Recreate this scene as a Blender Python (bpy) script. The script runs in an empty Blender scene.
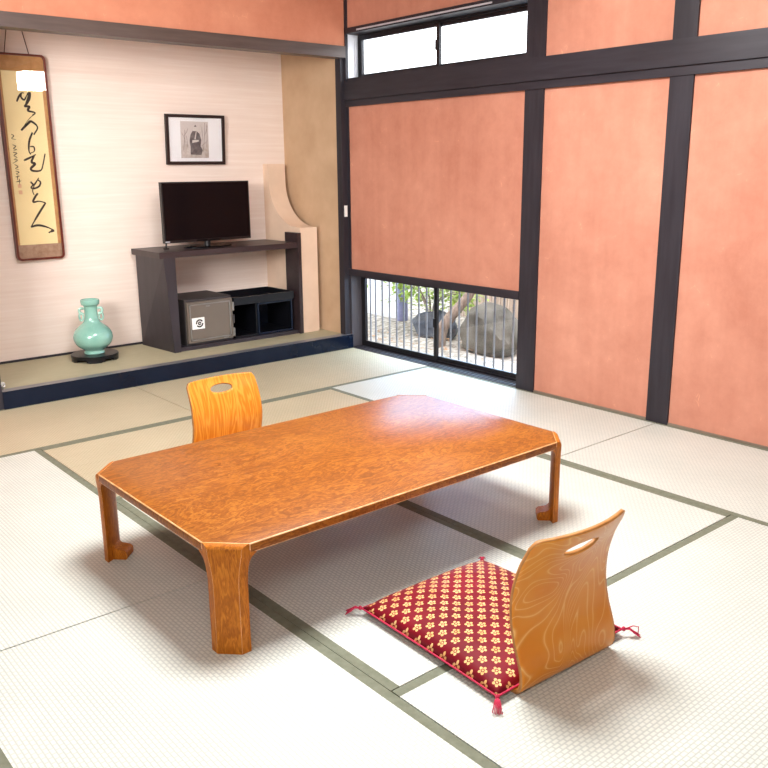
import bpy, bmesh, math, random
from mathutils import Vector, Matrix
PI = math.pi
SC = bpy.context.scene
COL = SC.collection
rnd = random.Random(7)

# ------------------------------------------------------------------ materials
def s2l(c):
    return tuple(((x/255)/12.92 if x/255 <= .04045 else ((x/255+.055)/1.055)**2.4) for x in c)+(1.0,)

class NT:
    def __init__(self, name):
        self.m = bpy.data.materials.new(name); self.m.use_nodes = True
        self.t = self.m.node_tree; self.n = self.t.nodes; self.l = self.t.links
        self.b = self.n['Principled BSDF']; self.out = self.n['Material Output']
    def node(self, kind, **kw):
        x = self.n.new(kind)
        for k, v in kw.items():
            if k.startswith('i_'):
                key = k[2:].replace('_', ' ')
                x.inputs[key].default_value = v
            else: setattr(x, k, v)
        return x
    def link(self, a, b): self.l.new(a, b)
    def math(self, op, a, b=None, c=None):
        x = self.n.new('ShaderNodeMath'); x.operation = op
        for i, v in enumerate((a, b, c)):
            if v is None: continue
            if hasattr(v, 'links'): self.l.new(v, x.inputs[i])
            else: x.inputs[i].default_value = v
        return x.outputs[0]
    def coords(self, scale=(1, 1, 1), rot=(0, 0, 0), loc=(0, 0, 0)):
        tc = self.n.new('ShaderNodeTexCoord'); mp = self.n.new('ShaderNodeMapping')
        mp.inputs['Scale'].default_value = scale; mp.inputs['Rotation'].default_value = rot
        mp.inputs['Location'].default_value = loc
        self.l.new(tc.outputs['Object'], mp.inputs['Vector']); return mp.outputs[0]
    def noise(self, vec, scale, detail=4, rough=.55, dist=0):
        x = self.n.new('ShaderNodeTexNoise'); self.l.new(vec, x.inputs['Vector'])
        x.inputs['Scale'].default_value = scale; x.inputs['Detail'].default_value = detail
        x.inputs['Roughness'].default_value = rough; x.inputs['Distortion'].default_value = dist
        return x.outputs['Fac']
    def ramp(self, fac, stops):
        x = self.n.new('ShaderNodeValToRGB'); e = x.color_ramp.elements
        while len(e) < len(stops): e.new(.5)
        for i, (p, c) in enumerate(stops):
            e[i].position = p; e[i].color = s2l(c) if len(c) == 3 else c
        self.l.new(fac, x.inputs['Fac']); return x.outputs['Color']
    def mix(self, fac, a, b, mode='MIX'):
        x = self.n.new('ShaderNodeMix'); x.data_type = 'RGBA'; x.blend_type = mode
        for i, v in ((0, fac), (6, a), (7, b)):
            if hasattr(v, 'links'): self.l.new(v, x.inputs[i])
            else: x.inputs[i].default_value = v
        return x.outputs[2]
    def bump(self, h, strength=.3, dist=.002):
        x = self.n.new('ShaderNodeBump'); x.inputs['Strength'].default_value = strength
        x.inputs['Distance'].default_value = dist
        self.l.new(h, x.inputs['Height']); self.l.new(x.outputs[0], self.b.inputs['Normal'])
    def col(self, c): self.l.new(c, self.b.inputs['Base Color'])
    def set(self, rough=None, metal=None, spec=None, coat=None, coat_r=None, base=None):
        i = self.b.inputs
        if rough is not None: i['Roughness'].default_value = rough
        if metal is not None: i['Metallic'].default_value = metal
        if spec is not None: i['Specular IOR Level'].default_value = spec
        if coat is not None: i['Coat Weight'].default_value = coat
        if coat_r is not None: i['Coat Roughness'].default_value = coat_r
        if base is not None: i['Base Color'].default_value = s2l(base)
        return self

def plain(name, c, rough=.6, var=12, scale=6, stretch=(1, 1, 1), bump=0, **kw):
    t = NT(name); v = t.coords(stretch)
    f = t.noise(v, scale, 5)
    lo = tuple(max(0, x-var) for x in c); hi = tuple(min(255, x+var) for x in c)
    t.col(t.ramp(f, [(.3, lo), (.7, hi)])); t.set(rough=rough, **kw)
    if bump: t.bump(t.noise(v, scale*12, 4), bump, .001)
    return t.m

def clay_material(name, lo, mid, hi):
    t = NT(name); v = t.coords()
    f1 = t.noise(v, 1.7, 6, .6, .3)
    f2 = t.noise(v, 9, 8, .7)
    f3 = t.noise(t.coords((1, 6, .35)), 1.3, 4)
    f = t.math('ADD', t.math('MULTIPLY', f1, .45), t.math('ADD', t.math('MULTIPLY', f2, .3), t.math('MULTIPLY', f3, .25)))
    c = t.ramp(f, [(.36, lo), (.5, mid), (.66, hi)])
    # fibres of chopped straw in the clay: short pale flecks
    w = t.n.new('ShaderNodeTexVoronoi'); w.feature = 'DISTANCE_TO_EDGE'; w.inputs['Scale'].default_value = 16
    t.link(t.coords((1, 1, .8)), w.inputs['Vector'])
    fl = t.math('MULTIPLY', t.math('LESS_THAN', w.outputs['Distance'], .012), t.math('GREATER_THAN', f2, .62))
    c = t.mix(t.math('MULTIPLY', fl, .45), c, s2l((240, 180, 140)))
    t.col(c); t.set(rough=.92, spec=.15); t.bump(t.noise(v, 90, 5), .25, .002)
    return t.m

def tatami_material(name, lo, hi, gap):
    t = NT(name); v = t.coords()
    br = t.n.new('ShaderNodeTexBrick'); t.link(v, br.inputs['Vector'])
    br.offset = .5; br.squash = 1
    br.inputs['Color1'].default_value = (1, 1, 1, 1); br.inputs['Color2'].default_value = (.86, .86, .86, 1)
    br.inputs['Mortar'].default_value = (0, 0, 0, 1); br.inputs['Scale'].default_value = 1
    br.inputs['Mortar Size'].default_value = .0034; br.inputs['Mortar Smooth'].default_value = .9
    br.inputs['Brick Width'].default_value = .021; br.inputs['Row Height'].default_value = .0125
    f = t.noise(v, 2.2, 4); g = t.noise(t.coords((1, 60, 1)), 3, 3)
    base = t.ramp(t.math('ADD', t.math('MULTIPLY', f, .6), t.math('MULTIPLY', g, .4)), [(.35, lo), (.65, hi)])
    c = t.mix(br.outputs['Color'], t.mix(.42, base, s2l(gap)), base)
    t.col(c); t.set(rough=.5, spec=.35)
    t.bump(br.outputs['Color'], .35, .003)
    return t.m

def wood_table(name, stretch, fine, coat, lift=0):
    t = NT(name)
    v = t.coords(stretch)
    n1 = t.noise(v, 1.8, 5, .6, 1.2)
    n2 = t.noise(v, 8, 6, .68, 1.6)
    ph = t.math('ADD', t.math('MULTIPLY', n1, 80), t.math('MULTIPLY', n2, 20))
    r = t.math('MULTIPLY', t.math('ADD', t.math('SINE', ph), 1), .5)
    f = t.math('ADD', t.math('MULTIPLY', r, .2), t.math('ADD', t.math('MULTIPLY', n2, .45), t.math('MULTIPLY', n1, .35)))
    c = t.ramp(f, [(p, (q[0]+lift, q[1]+lift*.6, q[2])) for p, q in ((.28, (104, 54, 8)), (.46, (144, 78, 14)), (.58, (168, 98, 24)), (.76, (196, 130, 46)))])
    fi = t.noise(t.coords(fine), 12, 3)
    c = t.mix(.22, c, t.ramp(fi, [(.35, (124, 62, 12)), (.65, (206, 126, 46))]))
    t.col(c); t.set(rough=.46, spec=.2, coat=coat, coat_r=.24)
    t.bump(f, .04, .001)
    return t.m

def wood_chair(name, contour, dark, mid, light):
    t = NT(name)
    if contour:
        n = t.noise(t.coords((1, .4, .8), loc=(.37, 0, .21)), 4.2, 1.5, .45, .9)
        k = t.math('ABSOLUTE', t.math('SINE', t.math('MULTIPLY', n, 88)))
        line = t.math('POWER', t.math('SUBTRACT', 1, k), 5)
        big = t.noise(t.coords(), 5, 3)
        c = t.ramp(big, [(.35, dark), (.65, mid)])
        c = t.mix(t.math('MULTIPLY', line, .7), c, s2l(light))
    else:
        n = t.noise(t.coords((9, 1, .9)), 2.4, 3, .5, .6)
        w = t.math('MULTIPLY', t.math('ADD', t.math('SINE', t.math('MULTIPLY', n, 42)), 1), .5)
        f = t.math('ADD', t.math('MULTIPLY', w, .5), t.math('MULTIPLY', t.noise(t.coords((60, 6, 3)), 5, 3), .5))
        c = t.ramp(f, [(.15, dark), (.5, mid), (.9, light)])
    t.col(c); t.set(rough=.36, spec=.3, coat=.2, coat_r=.16)
    return t.m

def fabric_flower():
    t = NT('crimson_flower_fabric')
    tc = t.n.new('ShaderNodeTexCoord'); sp = t.n.new('ShaderNodeSeparateXYZ')
    t.link(tc.outputs['UV'], sp.inputs[0])
    def lattice(ox, oy):
        N = 10.0
        ux = t.math('SUBTRACT', t.math('FRACT', t.math('ADD', t.math('MULTIPLY', sp.outputs[0], N), ox)), .5)
        uy = t.math('SUBTRACT', t.math('FRACT', t.math('ADD', t.math('MULTIPLY', sp.outputs[1], N), oy)), .5)
        r = t.math('SQRT', t.math('ADD', t.math('MULTIPLY', ux, ux), t.math('MULTIPLY', uy, uy)))
        a = t.math('ARCTAN2', uy, ux)
        lob = t.math('ABSOLUTE', t.math('COSINE', t.math('MULTIPLY', a, 2.5)))
        R = t.math('ADD', .06, t.math('MULTIPLY', t.math('POWER', lob, .55), .195))
        inside = t.math('LESS_THAN', r, R)
        ring = t.math('GREATER_THAN', t.math('ABSOLUTE', t.math('SUBTRACT', r, .08)), .025)
        return t.math('MULTIPLY', inside, ring)
    f = t.math('MAXIMUM', lattice(0, 0), lattice(.5, .5))
    red = t.ramp(t.noise(t.coords(), 7, 3), [(.3, (100, 2, 18)), (.7, (130, 6, 28))])
    gold = t.ramp(t.noise(t.coords(), 30, 2), [(.3, (214, 160, 92)), (.7, (238, 196, 136))])
    t.col(t.mix(f, red, gold)); t.set(rough=.6, spec=.2)
    t.b.inputs['Sheen Weight'].default_value = .0
    t.bump(t.noise(t.coords(), 260, 2), .15, .001)
    return t.m

def glass_material(name, gloss=.08, rough=.0, tint=(1, 1, 1, 1)):
    t = NT(name)
    tr = t.n.new('ShaderNodeBsdfTransparent'); tr.inputs[0].default_value = tint
    gl = t.n.new('ShaderNodeBsdfGlossy'); gl.inputs['Roughness'].default_value = rough
    lw = t.n.new('ShaderNodeLayerWeight'); lw.inputs['Blend'].default_value = .5
    fac = t.math('ADD', .035, t.math('MULTIPLY', t.math('POWER', lw.outputs['Facing'], 4.0), .6))
    mx = t.n.new('ShaderNodeMixShader')
    t.link(fac, mx.inputs[0]); t.link(tr.outputs[0], mx.inputs[1]); t.link(gl.outputs[0], mx.inputs[2])
    t.link(mx.outputs[0], t.out.inputs['Surface']); return t.m

def emit(name, c, s):
    t = NT(name); t.b.inputs['Base Color'].default_value = c
    t.b.inputs['Emission Color'].default_value = c; t.b.inputs['Emission Strength'].default_value = s
    return t.m

M = {}
M['clay'] = clay_material('salmon_clay_plaster', (188, 124, 102), (202, 139, 116), (216, 154, 130))
M['clay_front'] = clay_material('ochre_clay_plaster', (194, 124, 96), (206, 136, 108), (218, 150, 120))
def paper_wall():
    t = NT('cream_fibre_paper')
    f = t.noise(t.coords((.55, 1, 16)), 2.6, 6, .65)
    g = t.noise(t.coords((1, 1, 1)), 1.6, 3)
    c = t.ramp(t.math('ADD', t.math('MULTIPLY', f, .7), t.math('MULTIPLY', g, .3)), [(.34, (228, 208, 195)), (.52, (234, 216, 204)), (.68, (240, 225, 215))])
    t.col(c); t.set(rough=.8, spec=.2); return t.m
M['paper_wall'] = paper_wall()
M['shoji'] = plain('sky_tinted_shoji_paper', (206, 216, 230), .8, 4)  # pale blue tint puts sky light into the paper of the unseen walls
M['tan_wall'] = plain('tan_sand_plaster', (198, 166, 134), .9, 8, 4, bump=.15, spec=.2)
M['fin_wall'] = plain('pale_sand_plaster', (226, 198, 174), .9, 7, 4, bump=.12, spec=.2)
M['timber'] = plain('blackened_timber', (42, 38, 45), .55, 7, 5, (6, 6, .6), spec=.4)
M['timber_y'] = plain('blackened_timber_rail', (44, 40, 47), .55, 7, 5, (6, .6, 6), spec=.4)
M['lintel'] = plain('grey_brown_lintel', (80, 64, 58), .45, 10, 5, (.6, 6, 6), spec=.5)
M['jamb'] = plain('dark_grey_jamb', (72, 68, 74), .5, 6, 5, (5, 5, .6))
M['white_jamb'] = plain('white_jamb', (235, 238, 245), .6, 4)
M['ceiling'] = plain('pale_cedar_ceiling', (200, 194, 186), .7, 12, 4, (.4, 8, 1))
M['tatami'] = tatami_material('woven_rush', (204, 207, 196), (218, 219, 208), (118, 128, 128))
M['tatami_sheen_tan'] = tatami_material('sheen_tan_woven_rush', (188, 176, 146), (202, 190, 160), (120, 112, 90))  # same rush, its direction-dependent sheen painted in as a tan tone
M['heri'] = plain('olive_border_cloth', (110, 113, 94), .85, 8, 40, bump=.2)
M['goza'] = plain('olive_rush_matting', (176, 168, 138), .6, 6, 6, (2, 40, 1))
M['lacquer'] = plain('navy_black_lacquer', (8, 20, 40), .25, 5, 3, spec=.3)
M['lacquer_top'] = plain('grey_top_lacquer', (112, 110, 112), .35, 14, 4, (1, 12, 1), spec=.6)  # grey tone for the upward faces of the step edge
M['threshold'] = plain('grey_brown_threshold', (132, 116, 100), .5, 12, 4, (6, .6, 1))
M['table'] = wood_table('burl_table_wood', (1.3, 3.4, 2.0), (5, 42, 20), .14, -20)
M['table_leg'] = wood_table('straight_table_wood', (6, 6, 1.1), (40, 40, 4), .05, 26)
M['wear'] = plain('worn_pale_edge', (222, 168, 112), .5, 30, 30)
M['chair_swirl'] = wood_chair('honey_swirl_veneer', True, (214, 126, 30), (226, 146, 48), (244, 196, 118))
M['chair_streak'] = wood_chair('honey_streak_veneer', False, (196, 112, 26), (208, 128, 36), (222, 152, 60))
M['flower'] = fabric_flower()
M['tassel'] = plain('crimson_thread', (186, 26, 66), .7, 12, 60)
M['brown_shelf'] = plain('dark_brown_veneer', (50, 38, 40), .4, 7, 5, (.6, 5, 5), spec=.5)
M['brown_side'] = plain('dark_slate_brown', (46, 40, 46), .45, 5, 5, (5, 5, .6), spec=.5)
M['black'] = plain('black_lacquer', (14, 15, 20), .3, 4, 4, spec=.3)
M['navy_inside'] = plain('navy_black_inside', (14, 24, 44), .4, 4, 4)
M['tv'] = plain('black_tv_plastic', (12, 12, 15), .35, 3, 4)
M['tv_screen'] = plain('black_glass_screen', (6, 5, 9), .15, 2, 1, spec=.2)
M['safe'] = plain('brown_grey_steel', (112, 102, 92), .45, 5, 4, metal=.2)
M['safe_body'] = plain('dark_grey_steel', (62, 58, 58), .5, 5, 4, metal=.2)
M['steel'] = plain('bare_steel', (150, 148, 144), .35, 10, 10, metal=.8)
M['sticker'] = plain('white_sticker', (238, 238, 234), .6, 3)
M['ink'] = plain('black_ink', (38, 32, 28), .8, 8, 20)
M['frame_black'] = plain('black_brown_frame', (32, 22, 22), .35, 5, 5, spec=.5)
M['mat_paper'] = plain('white_mount_paper', (228, 228, 230), .8, 3)
M['scroll_frame'] = plain('red_brown_frame', (96, 34, 20), .35, 12, 5, (5, 5, .6), spec=.5)
M['scroll_gold'] = plain('gold_brown_brocade', (186, 136, 84), .7, 14, 20)
M['scroll_cloth'] = plain('brown_mottled_brocade', (160, 128, 104), .8, 18, 28)
M['scroll_paper'] = plain('aged_yellow_paper', (240, 218, 164), .8, 8, 3)
M['seal'] = plain('faded_red_seal', (222, 176, 140), .8, 6)
M['cord'] = plain('brown_cord', (84, 60, 44), .9, 8, 30)
M['white_cord'] = plain('white_cord', (226, 222, 214), .8, 6, 30)
M['bronze'] = plain('dark_bronze_aluminium', (34, 32, 36), .4, 4, 5, metal=.3)
M['alu'] = plain('silver_aluminium', (196, 198, 206), .4, 8, 8, metal=.2)
M['bar'] = plain('grey_painted_bar', (126, 128, 134), .5, 8, 8)
M['glass'] = glass_material('clear_pane')
M['picture_glass'] = glass_material('glazing')
M['lamp'] = emit('glowing_lamp_shade', (1, .98, .95, 1), 26.0)
M['lamp_wood'] = plain('pale_lamp_wood', (176, 140, 96), .6, 10, 5)
M['gravel'] = plain('garden_gravel', (150, 144, 134), .95, 50, 22, bump=.8)
M['rock'] = plain('grey_garden_rock', (92, 90, 82), .95, 30, 4, bump=.8)
M['rock2'] = plain('blue_grey_garden_rock', (70, 76, 86), .95, 26, 5, bump=.8)
M['fence'] = plain('weathered_fence_board', (176, 160, 146), .85, 30, 5, (6, 8, .6))
M['white_board'] = plain('white_painted_board', (226, 230, 234), .7, 6, 5)
M['blue_post'] = plain('blue_grey_post', (120, 124, 160), .6, 12, 6)
M['leaf'] = plain('yellow_green_leaf', (132, 160, 58), .6, 34, 12)
M['leaf_dry'] = plain('dry_leaf', (150, 112, 78), .8, 34, 20)
M['bark'] = plain('grey_bark', (132, 118, 106), .95, 26, 10, (6, 6, .8), bump=.8)
def celadon():
    t = NT('celadon_glaze'); v = t.coords()
    f = t.noise(v, 9, 5)
    w = t.n.new('ShaderNodeTexVoronoi'); w.feature = 'DISTANCE_TO_EDGE'; w.inputs['Scale'].default_value = 60
    t.link(v, w.inputs['Vector'])
    c = t.ramp(f, [(.3, (116, 168, 154)), (.7, (144, 190, 176))])
    c = t.mix(t.math('MULTIPLY', t.math('LESS_THAN', w.outputs['Distance'], .03), .18), c, s2l((170, 216, 196)))
    t.col(c); t.set(rough=.18, spec=.5, coat=.5, coat_r=.08); return t.m
M['celadon'] = celadon()
M['celadon_pale'] = plain('pale_celadon_glaze', (154, 194, 180), .2, 12, 20, spec=.5)
def print_material():
    t = NT('sepia_print_paper'); v = t.coords((1, 1, 1))
    f = t.noise(v, 16, 6, .7)
    g = t.n.new('ShaderNodeSeparateXYZ'); t.link(v, g.inputs[0])
    h = t.math('ADD', f, t.math('MULTIPLY', g.outputs[2], 1.1))
    t.col(t.ramp(h, [(.38, (128, 116, 106)), (.56, (176, 166, 158)), (.72, (196, 188, 184))])); t.set(rough=.8); return t.m
M['print'] = print_material()

# ------------------------------------------------------------------ builders
def new(): return bmesh.new()

def box(bm, x0, x1, y0, y1, z0, z1, mi=0):
    vs = [bm.verts.new(p) for p in ((x0,y0,z0),(x1,y0,z0),(x1,y1,z0),(x0,y1,z0),(x0,y0,z1),(x1,y0,z1),(x1,y1,z1),(x0,y1,z1))]
    for q in ((3,2,1,0),(4,5,6,7),(0,1,5,4),(1,2,6,5),(2,3,7,6),(3,0,4,7)):
        f = bm.faces.new([vs[i] for i in q]); f.material_index = mi
    return vs

def rings(bm, rs, cap=True, mi=0, closed=True):
    """skin a list of rings, each a list of the same number of points"""
    R = [[bm.verts.new(p) for p in r] for r in rs]
    n = len(R[0])
    for a, b in zip(R, R[1:]):
        for i in range(n if closed else n-1):
            j = (i+1) % n
            f = bm.faces.new((a[i], a[j], b[j], b[i])); f.material_index = mi
    if cap and closed:
        bm.faces.new(list(reversed(R[0]))).material_index = mi; bm.faces.new(R[-1]).material_index = mi
    return R

def lathe(bm, prof, seg=40, c=(0, 0, 0), cap=True):
    return rings(bm, [[(c[0]+r*math.cos(2*PI*i/seg), c[1]+r*math.sin(2*PI*i/seg), c[2]+z) for i in range(seg)] for r, z in prof], cap)

def tube(bm, pts, rad, seg=8, cap=True):
    pts = [Vector(p) for p in pts]; rs = []
    up = Vector((.31, .17, .93)).normalized()
    for i, p in enumerate(pts):
        d = (pts[min(i+1, len(pts)-1)]-pts[max(i-1, 0)]).normalized()
        a = d.cross(up)
        if a.length < 1e-4: a = d.cross(Vector((1, 0, 0)))
        a.normalize(); b = d.cross(a)
        r = rad[i] if isinstance(rad, (list, tuple)) else rad
        rs.append([p+(a*math.cos(2*PI*k/seg)+b*math.sin(2*PI*k/seg))*r for k in range(seg)])
    return rings(bm, rs, cap)

def prism(bm, poly, axis, a, b, mi=0):
    """poly of 2D points swept along axis from a to b"""
    def P(p, t):
        return {'x': (t, p[0], p[1]), 'y': (p[0], t, p[1]), 'z': (p[0], p[1], t)}[axis]
    return rings(bm, [[P(p, a) for p in poly], [P(p, b) for p in poly]], True, mi)

def bevel(bm, w, seg=2, ang=40, mi=None):
    es = [e for e in bm.edges if len(e.link_faces) == 2 and e.calc_face_angle(0) > math.radians(ang)]
    r = bmesh.ops.bevel(bm, geom=es, offset=w, segments=seg, profile=.5, affect='EDGES', clamp_overlap=True)
    if mi is not None:
        for f in r['faces']: f.material_index = mi

def obj(name, bm, mat, parent=None, smooth=False, world=False, norm=True):
    """world=True: the vertices are given in the place's coordinates and the parent is not turned"""
    if norm: bmesh.ops.recalc_face_normals(bm, faces=bm.faces[:])
    if world and parent is not None:
        bmesh.ops.translate(bm, verts=bm.verts[:], vec=-parent_loc(parent))
    me = bpy.data.meshes.new(name); bm.to_mesh(me); bm.free()
    for m in (mat if isinstance(mat, (list, tuple)) else [mat]): me.materials.append(m)
    if smooth:
        me.polygons.foreach_set('use_smooth', [True]*len(me.polygons))
        if smooth != 'all': me.set_sharp_from_angle(angle=math.radians(smooth if isinstance(smooth, (int, float)) and smooth > 1 else 38))
    o = bpy.data.objects.new(name, me); COL.objects.link(o)
    if parent is not None: o.parent = parent
    return o

def parent_loc(p):
    v = Vector(p.location)
    return v + parent_loc(p.parent) if p.parent else v

def thing(name, label, cat, loc=(0, 0, 0), rotz=0, group=None):
    o = bpy.data.objects.new(name, None); COL.objects.link(o)
    o.location = loc; o.rotation_euler = (0, 0, rotz); o.empty_display_size = .1
    return tag(o, label, cat, group)

def tag(o, label, cat, group=None, kind=None):
    o['label'] = label; o['category'] = cat
    if group: o['group'] = group
    if kind: o['kind'] = kind
    return o

def struct(name, bm, mat, parent=None, label=None, **kw):
    o = obj(name, bm, mat, parent, **kw)
    if parent is None: o['kind'] = 'structure'
    if label: o['label'] = label
    return o

def bx(x0, x1, y0, y1, z0, z1, w=0, seg=2):
    b = new(); box(b, x0, x1, y0, y1, z0, z1)
    if w: bevel(b, w, seg)
    return b

# ------------------------------------------------------------------ the room
H = 2.62           # ceiling height
YN = -5.30         # near end of the window wall
XL = -3.52         # open left side (mats end, wooden threshold begins)

b = new(); box(b, XL, .0, YN, 0, -.09, -.045)
struct('floor', b, M['threshold'])
b = new(); box(b, -4.6, XL-.001, YN, 0, -.09, -.012)
struct('trim_1', b, M['threshold'], label='grey brown wooden threshold beside the mats')

# tatami mats, local long axis = X, top at z = 0
def tatami(label, x0, x1, y0, y1):
    t = thing('tatami_mat', label, 'tatami mat', ((x0+x1)/2, (y0+y1)/2, -.045), 0 if (x1-x0) > (y1-y0) else PI/2, 'tatami mats on the floor')
    return t
L_, W_ = .8772, .439
def mat_mesh():
    b = new(); box(b, -L_, L_, -W_+.031, W_-.031, 0, .045)
    return b
def heri_mesh(s):
    b = new(); y0, y1 = sorted((s*(W_-.031), s*W_)); box(b, -L_, L_, y0, y1, 0, .045)
    return b
lay = [('far left tatami mat lying along the alcove step below the celadon vase', -3.52, -1.76, -.88, 0),
       ('tatami mat lying along the alcove step in front of the television shelf', -1.76, 0, -.88, 0),
       ('tatami mat along the window wall under the low barred window, brightly lit', -.88, 0, -2.64, -.88),
       ('tatami mat along the red wall at the right, nearest the right edge', -.88, 0, -4.40, -2.64),
       ('tatami mat crosswise under the far legless chair behind the table', -2.64, -.88, -1.76, -.88),
       ('tatami mat under the left half of the low table and the red cushion', -2.64, -1.76, -3.52, -1.76),
       ('tatami mat under the right half of the low table, by its right front leg', -1.76, -.88, -3.52, -1.76),
       ('tatami mat crosswise at front right, behind the near legless chair', -2.64, -.88, -4.40, -3.52),
       ('left side tatami mat beside the far left table leg', -3.52, -2.64, -2.64, -.88),
       ('overexposed white tatami mat at the front left corner below the table', -3.52, -2.64, -4.40, -2.64)]
first = None
for lab, x0, x1, y0, y1 in lay:
    t = tatami(lab, x0, x1, y0, y1)
    if first is None:
        first = t
        kids = [obj('rush_cover', mat_mesh(), M['tatami_sheen_tan'], t)]
        for s in (-1, 1):
            h = obj('cloth_border', heri_mesh(s), M['heri'], t); h['label'] = 'olive grey cloth border'; kids.append(h)
    else:
        for k in kids:
            c = k.copy(); COL.objects.link(c); c.parent = t
            if k is kids[0]:
                c.material_slots[0].link = 'OBJECT'; c.material_slots[0].material = M['tatami_sheen_tan' if x1-x0 > 1 and y1 > -3 else 'tatami']  # far crosswise mats get the painted sheen tone

# --- window wall (x = 0), plaster in bays
P1 = (-1.79, -1.655); P2 = (-2.70, -2.572); P3 = (-3.62, -3.50); P4 = (-4.55, -4.42)
b = new()
box(b, .0, .14, -1.66, -.0, .598, 1.75)           # bay over the low window
box(b, .0, .14, -1.66, -.0, 2.258, H)             # above the high window
box(b, .0, .14, -2.58, -1.78, 0, H)
box(b, .0, .14, -3.51, -2.69, 0, H)
box(b, .0, .14, -4.43, -3.61, 0, H)
box(b, .0, .14, YN, -4.54, 0, H)
struct('wall_right', b, M['clay'], label='salmon clay plaster in bays between black posts')
n = 1
def trim(bm, mat, label=None, **kw):
    global n; n += 1
    return struct('trim_%d' % n, bm, mat, label=label, **kw)
for y0, y1 in (P1, P2, P3, P4):
    trim(bx(-.012, .13, y0, y1, -.004, H, .003, 1), M['timber'], 'black timber post of the window wall')
# thin shadow gap strips and rails around the bays
b = new(); box(b, -.03, .1, YN, -.0, 1.79, 1.912); bevel(b, .003, 1)
trim(b, M['timber_y'], 'black upper rail across the window wall')
b = new(); box(b, -.018, .1, YN, -.0, 1.746, 1.789); bevel(b, .002, 1)
trim(b, M['timber_y'], 'black lower rail across the window wall')
b = new(); box(b, -.015, .092, -1.655, -.0, .55, .598); bevel(b, .003, 1)
trim(b, M['timber_y'], 'black rail over the low window')
b = new(); box(b, -.022, .13, -1.655, -.0, 2.228, 2.264); bevel(b, .003, 1)
trim(b, M['timber_y'], 'black rail over the high window')
b = new(); box(b, -.012, .1, -1.655, -.0, 1.912, 1.936)
trim(b, M['timber_y'], 'black sill of the high window')
b = new()
for y0, y1 in ((-2.572, -1.79), (-3.5, -2.7), (-4.42, -3.62)):
    box(b, -.006, .0, y0, y1, 0, .012)
trim(b, M['threshold'], 'thin wooden strip at the foot of the red wall')
# side strips framing bay over low window
b = new(); box(b, -.006, .01, -.022, -.0, .598, 1.746)
trim(b, M['timber'], 'narrow black strip beside the corner post')
# low window sill at floor level with grooves
b = new(); box(b, .0, .14, -1.655, -.0, -.05, .004)
for k in range(3): box(b, .015+.03*k, .025+.03*k, -1.655, -.0, .004, .009)
trim(b, M['timber_y'], 'grooved black sill of the low window')
# jambs
b = new(); box(b, .0, .14, -.012, .0, .0, .562)
trim(b, M['jamb'], 'grey side board of the low window recess')
b = new(); box(b, .0, .14, -.012, .0, 1.93, 2.23)
trim(b, M['white_jamb'], 'white side board of the high window recess')

# --- corner post and tokonoma
trim(bx(-.055, .0, .0, .06, -.004, H, .003, 1), M['timber'], 'black corner post between alcove and window wall')
trim(bx(-.022, .0, -.02, .0, 1.912, H), M['timber'], 'narrow black corner strip above the rail')
trim(bx(-2.69, -2.548, -.01, .13, -.004, H, .003, 1), M['timber'], 'dark alcove post at the left edge')
b = new(); box(b, -3.6, -2.69, .0, .1, 0, H)
struct('wall_far_left', b, M['clay_front'])
b = new(); box(b, -2.56, -.022, -.008, .07, 2.146, H)
struct('wall_above_alcove', b, M['clay_front'], label='orange clay wall above the alcove lintel')
trim(bx(-2.56, -.03, -.03, .08, 2.07, 2.146, .004, 2), M['lintel'], 'grey brown alcove lintel')
b = new(); box(b, -2.70, .0, .745, .82, 0, H)
struct('wall_alcove_back', b, M['paper_wall'], label='cream papered back wall of the alcove')
b = new(); box(b, -.05, .0, .06, .745, 0, H)
struct('wall_alcove_right', b, M['tan_wall'])
b = new(); box(b, -2.69, -2.6, .13, .745, 0, H)
struct('wall_alcove_left', b, M['tan_wall'])
# curved wing wall with swept top
prof = [(.745, .1), (.272, .1), (.272, .897), (.30, .897)]
for k in range(1, 15):
    a = k/14*PI/2
    prof.append((.30+.37*math.sin(a)**1.0, .897+.33*(1-math.cos(a))**1.0))
prof += [(.672, 1.30), (.675, 1.36), (.745, 1.36)]
b = new(); prism(b, prof, 'x', -.252, -.1)
struct('wall_alcove_wing', b, M['fin_wall'], smooth=30, label='pale low wing wall with a swept concave top')
# alcove floor: goza matting, lacquered front edge
b = new(); box(b, -2.6, .0, .05, .745, -.02, .104)
struct('floor_alcove', b, M['goza'], label='olive rush matting of the raised alcove')
b = new(); box(b, -2.548, -.0, -.022, .05, -.004, .104); bevel(b, .004, 2)
for f in b.faces:
    f.normal_update()
    if f.normal.z > .7: f.material_index = 1
trim(b, [M['lacquer'], M['lacquer_top']], 'navy black lacquered front edge of the alcove step', smooth=True, norm=False)
b = new(); box(b, -2.6, -.26, .735, .745, .104, .118)
struct('baseboard_alcove', b, M['timber'])
# ceilings
b = new(); box(b, -4.6, .14, YN, .0, H, H+.05)
struct('ceiling', b, M['ceiling'])
b = new(); box(b, -2.70, .0, .0, .82, H, H+.05)
struct('ceiling_alcove', b, M['ceiling'])

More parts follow.
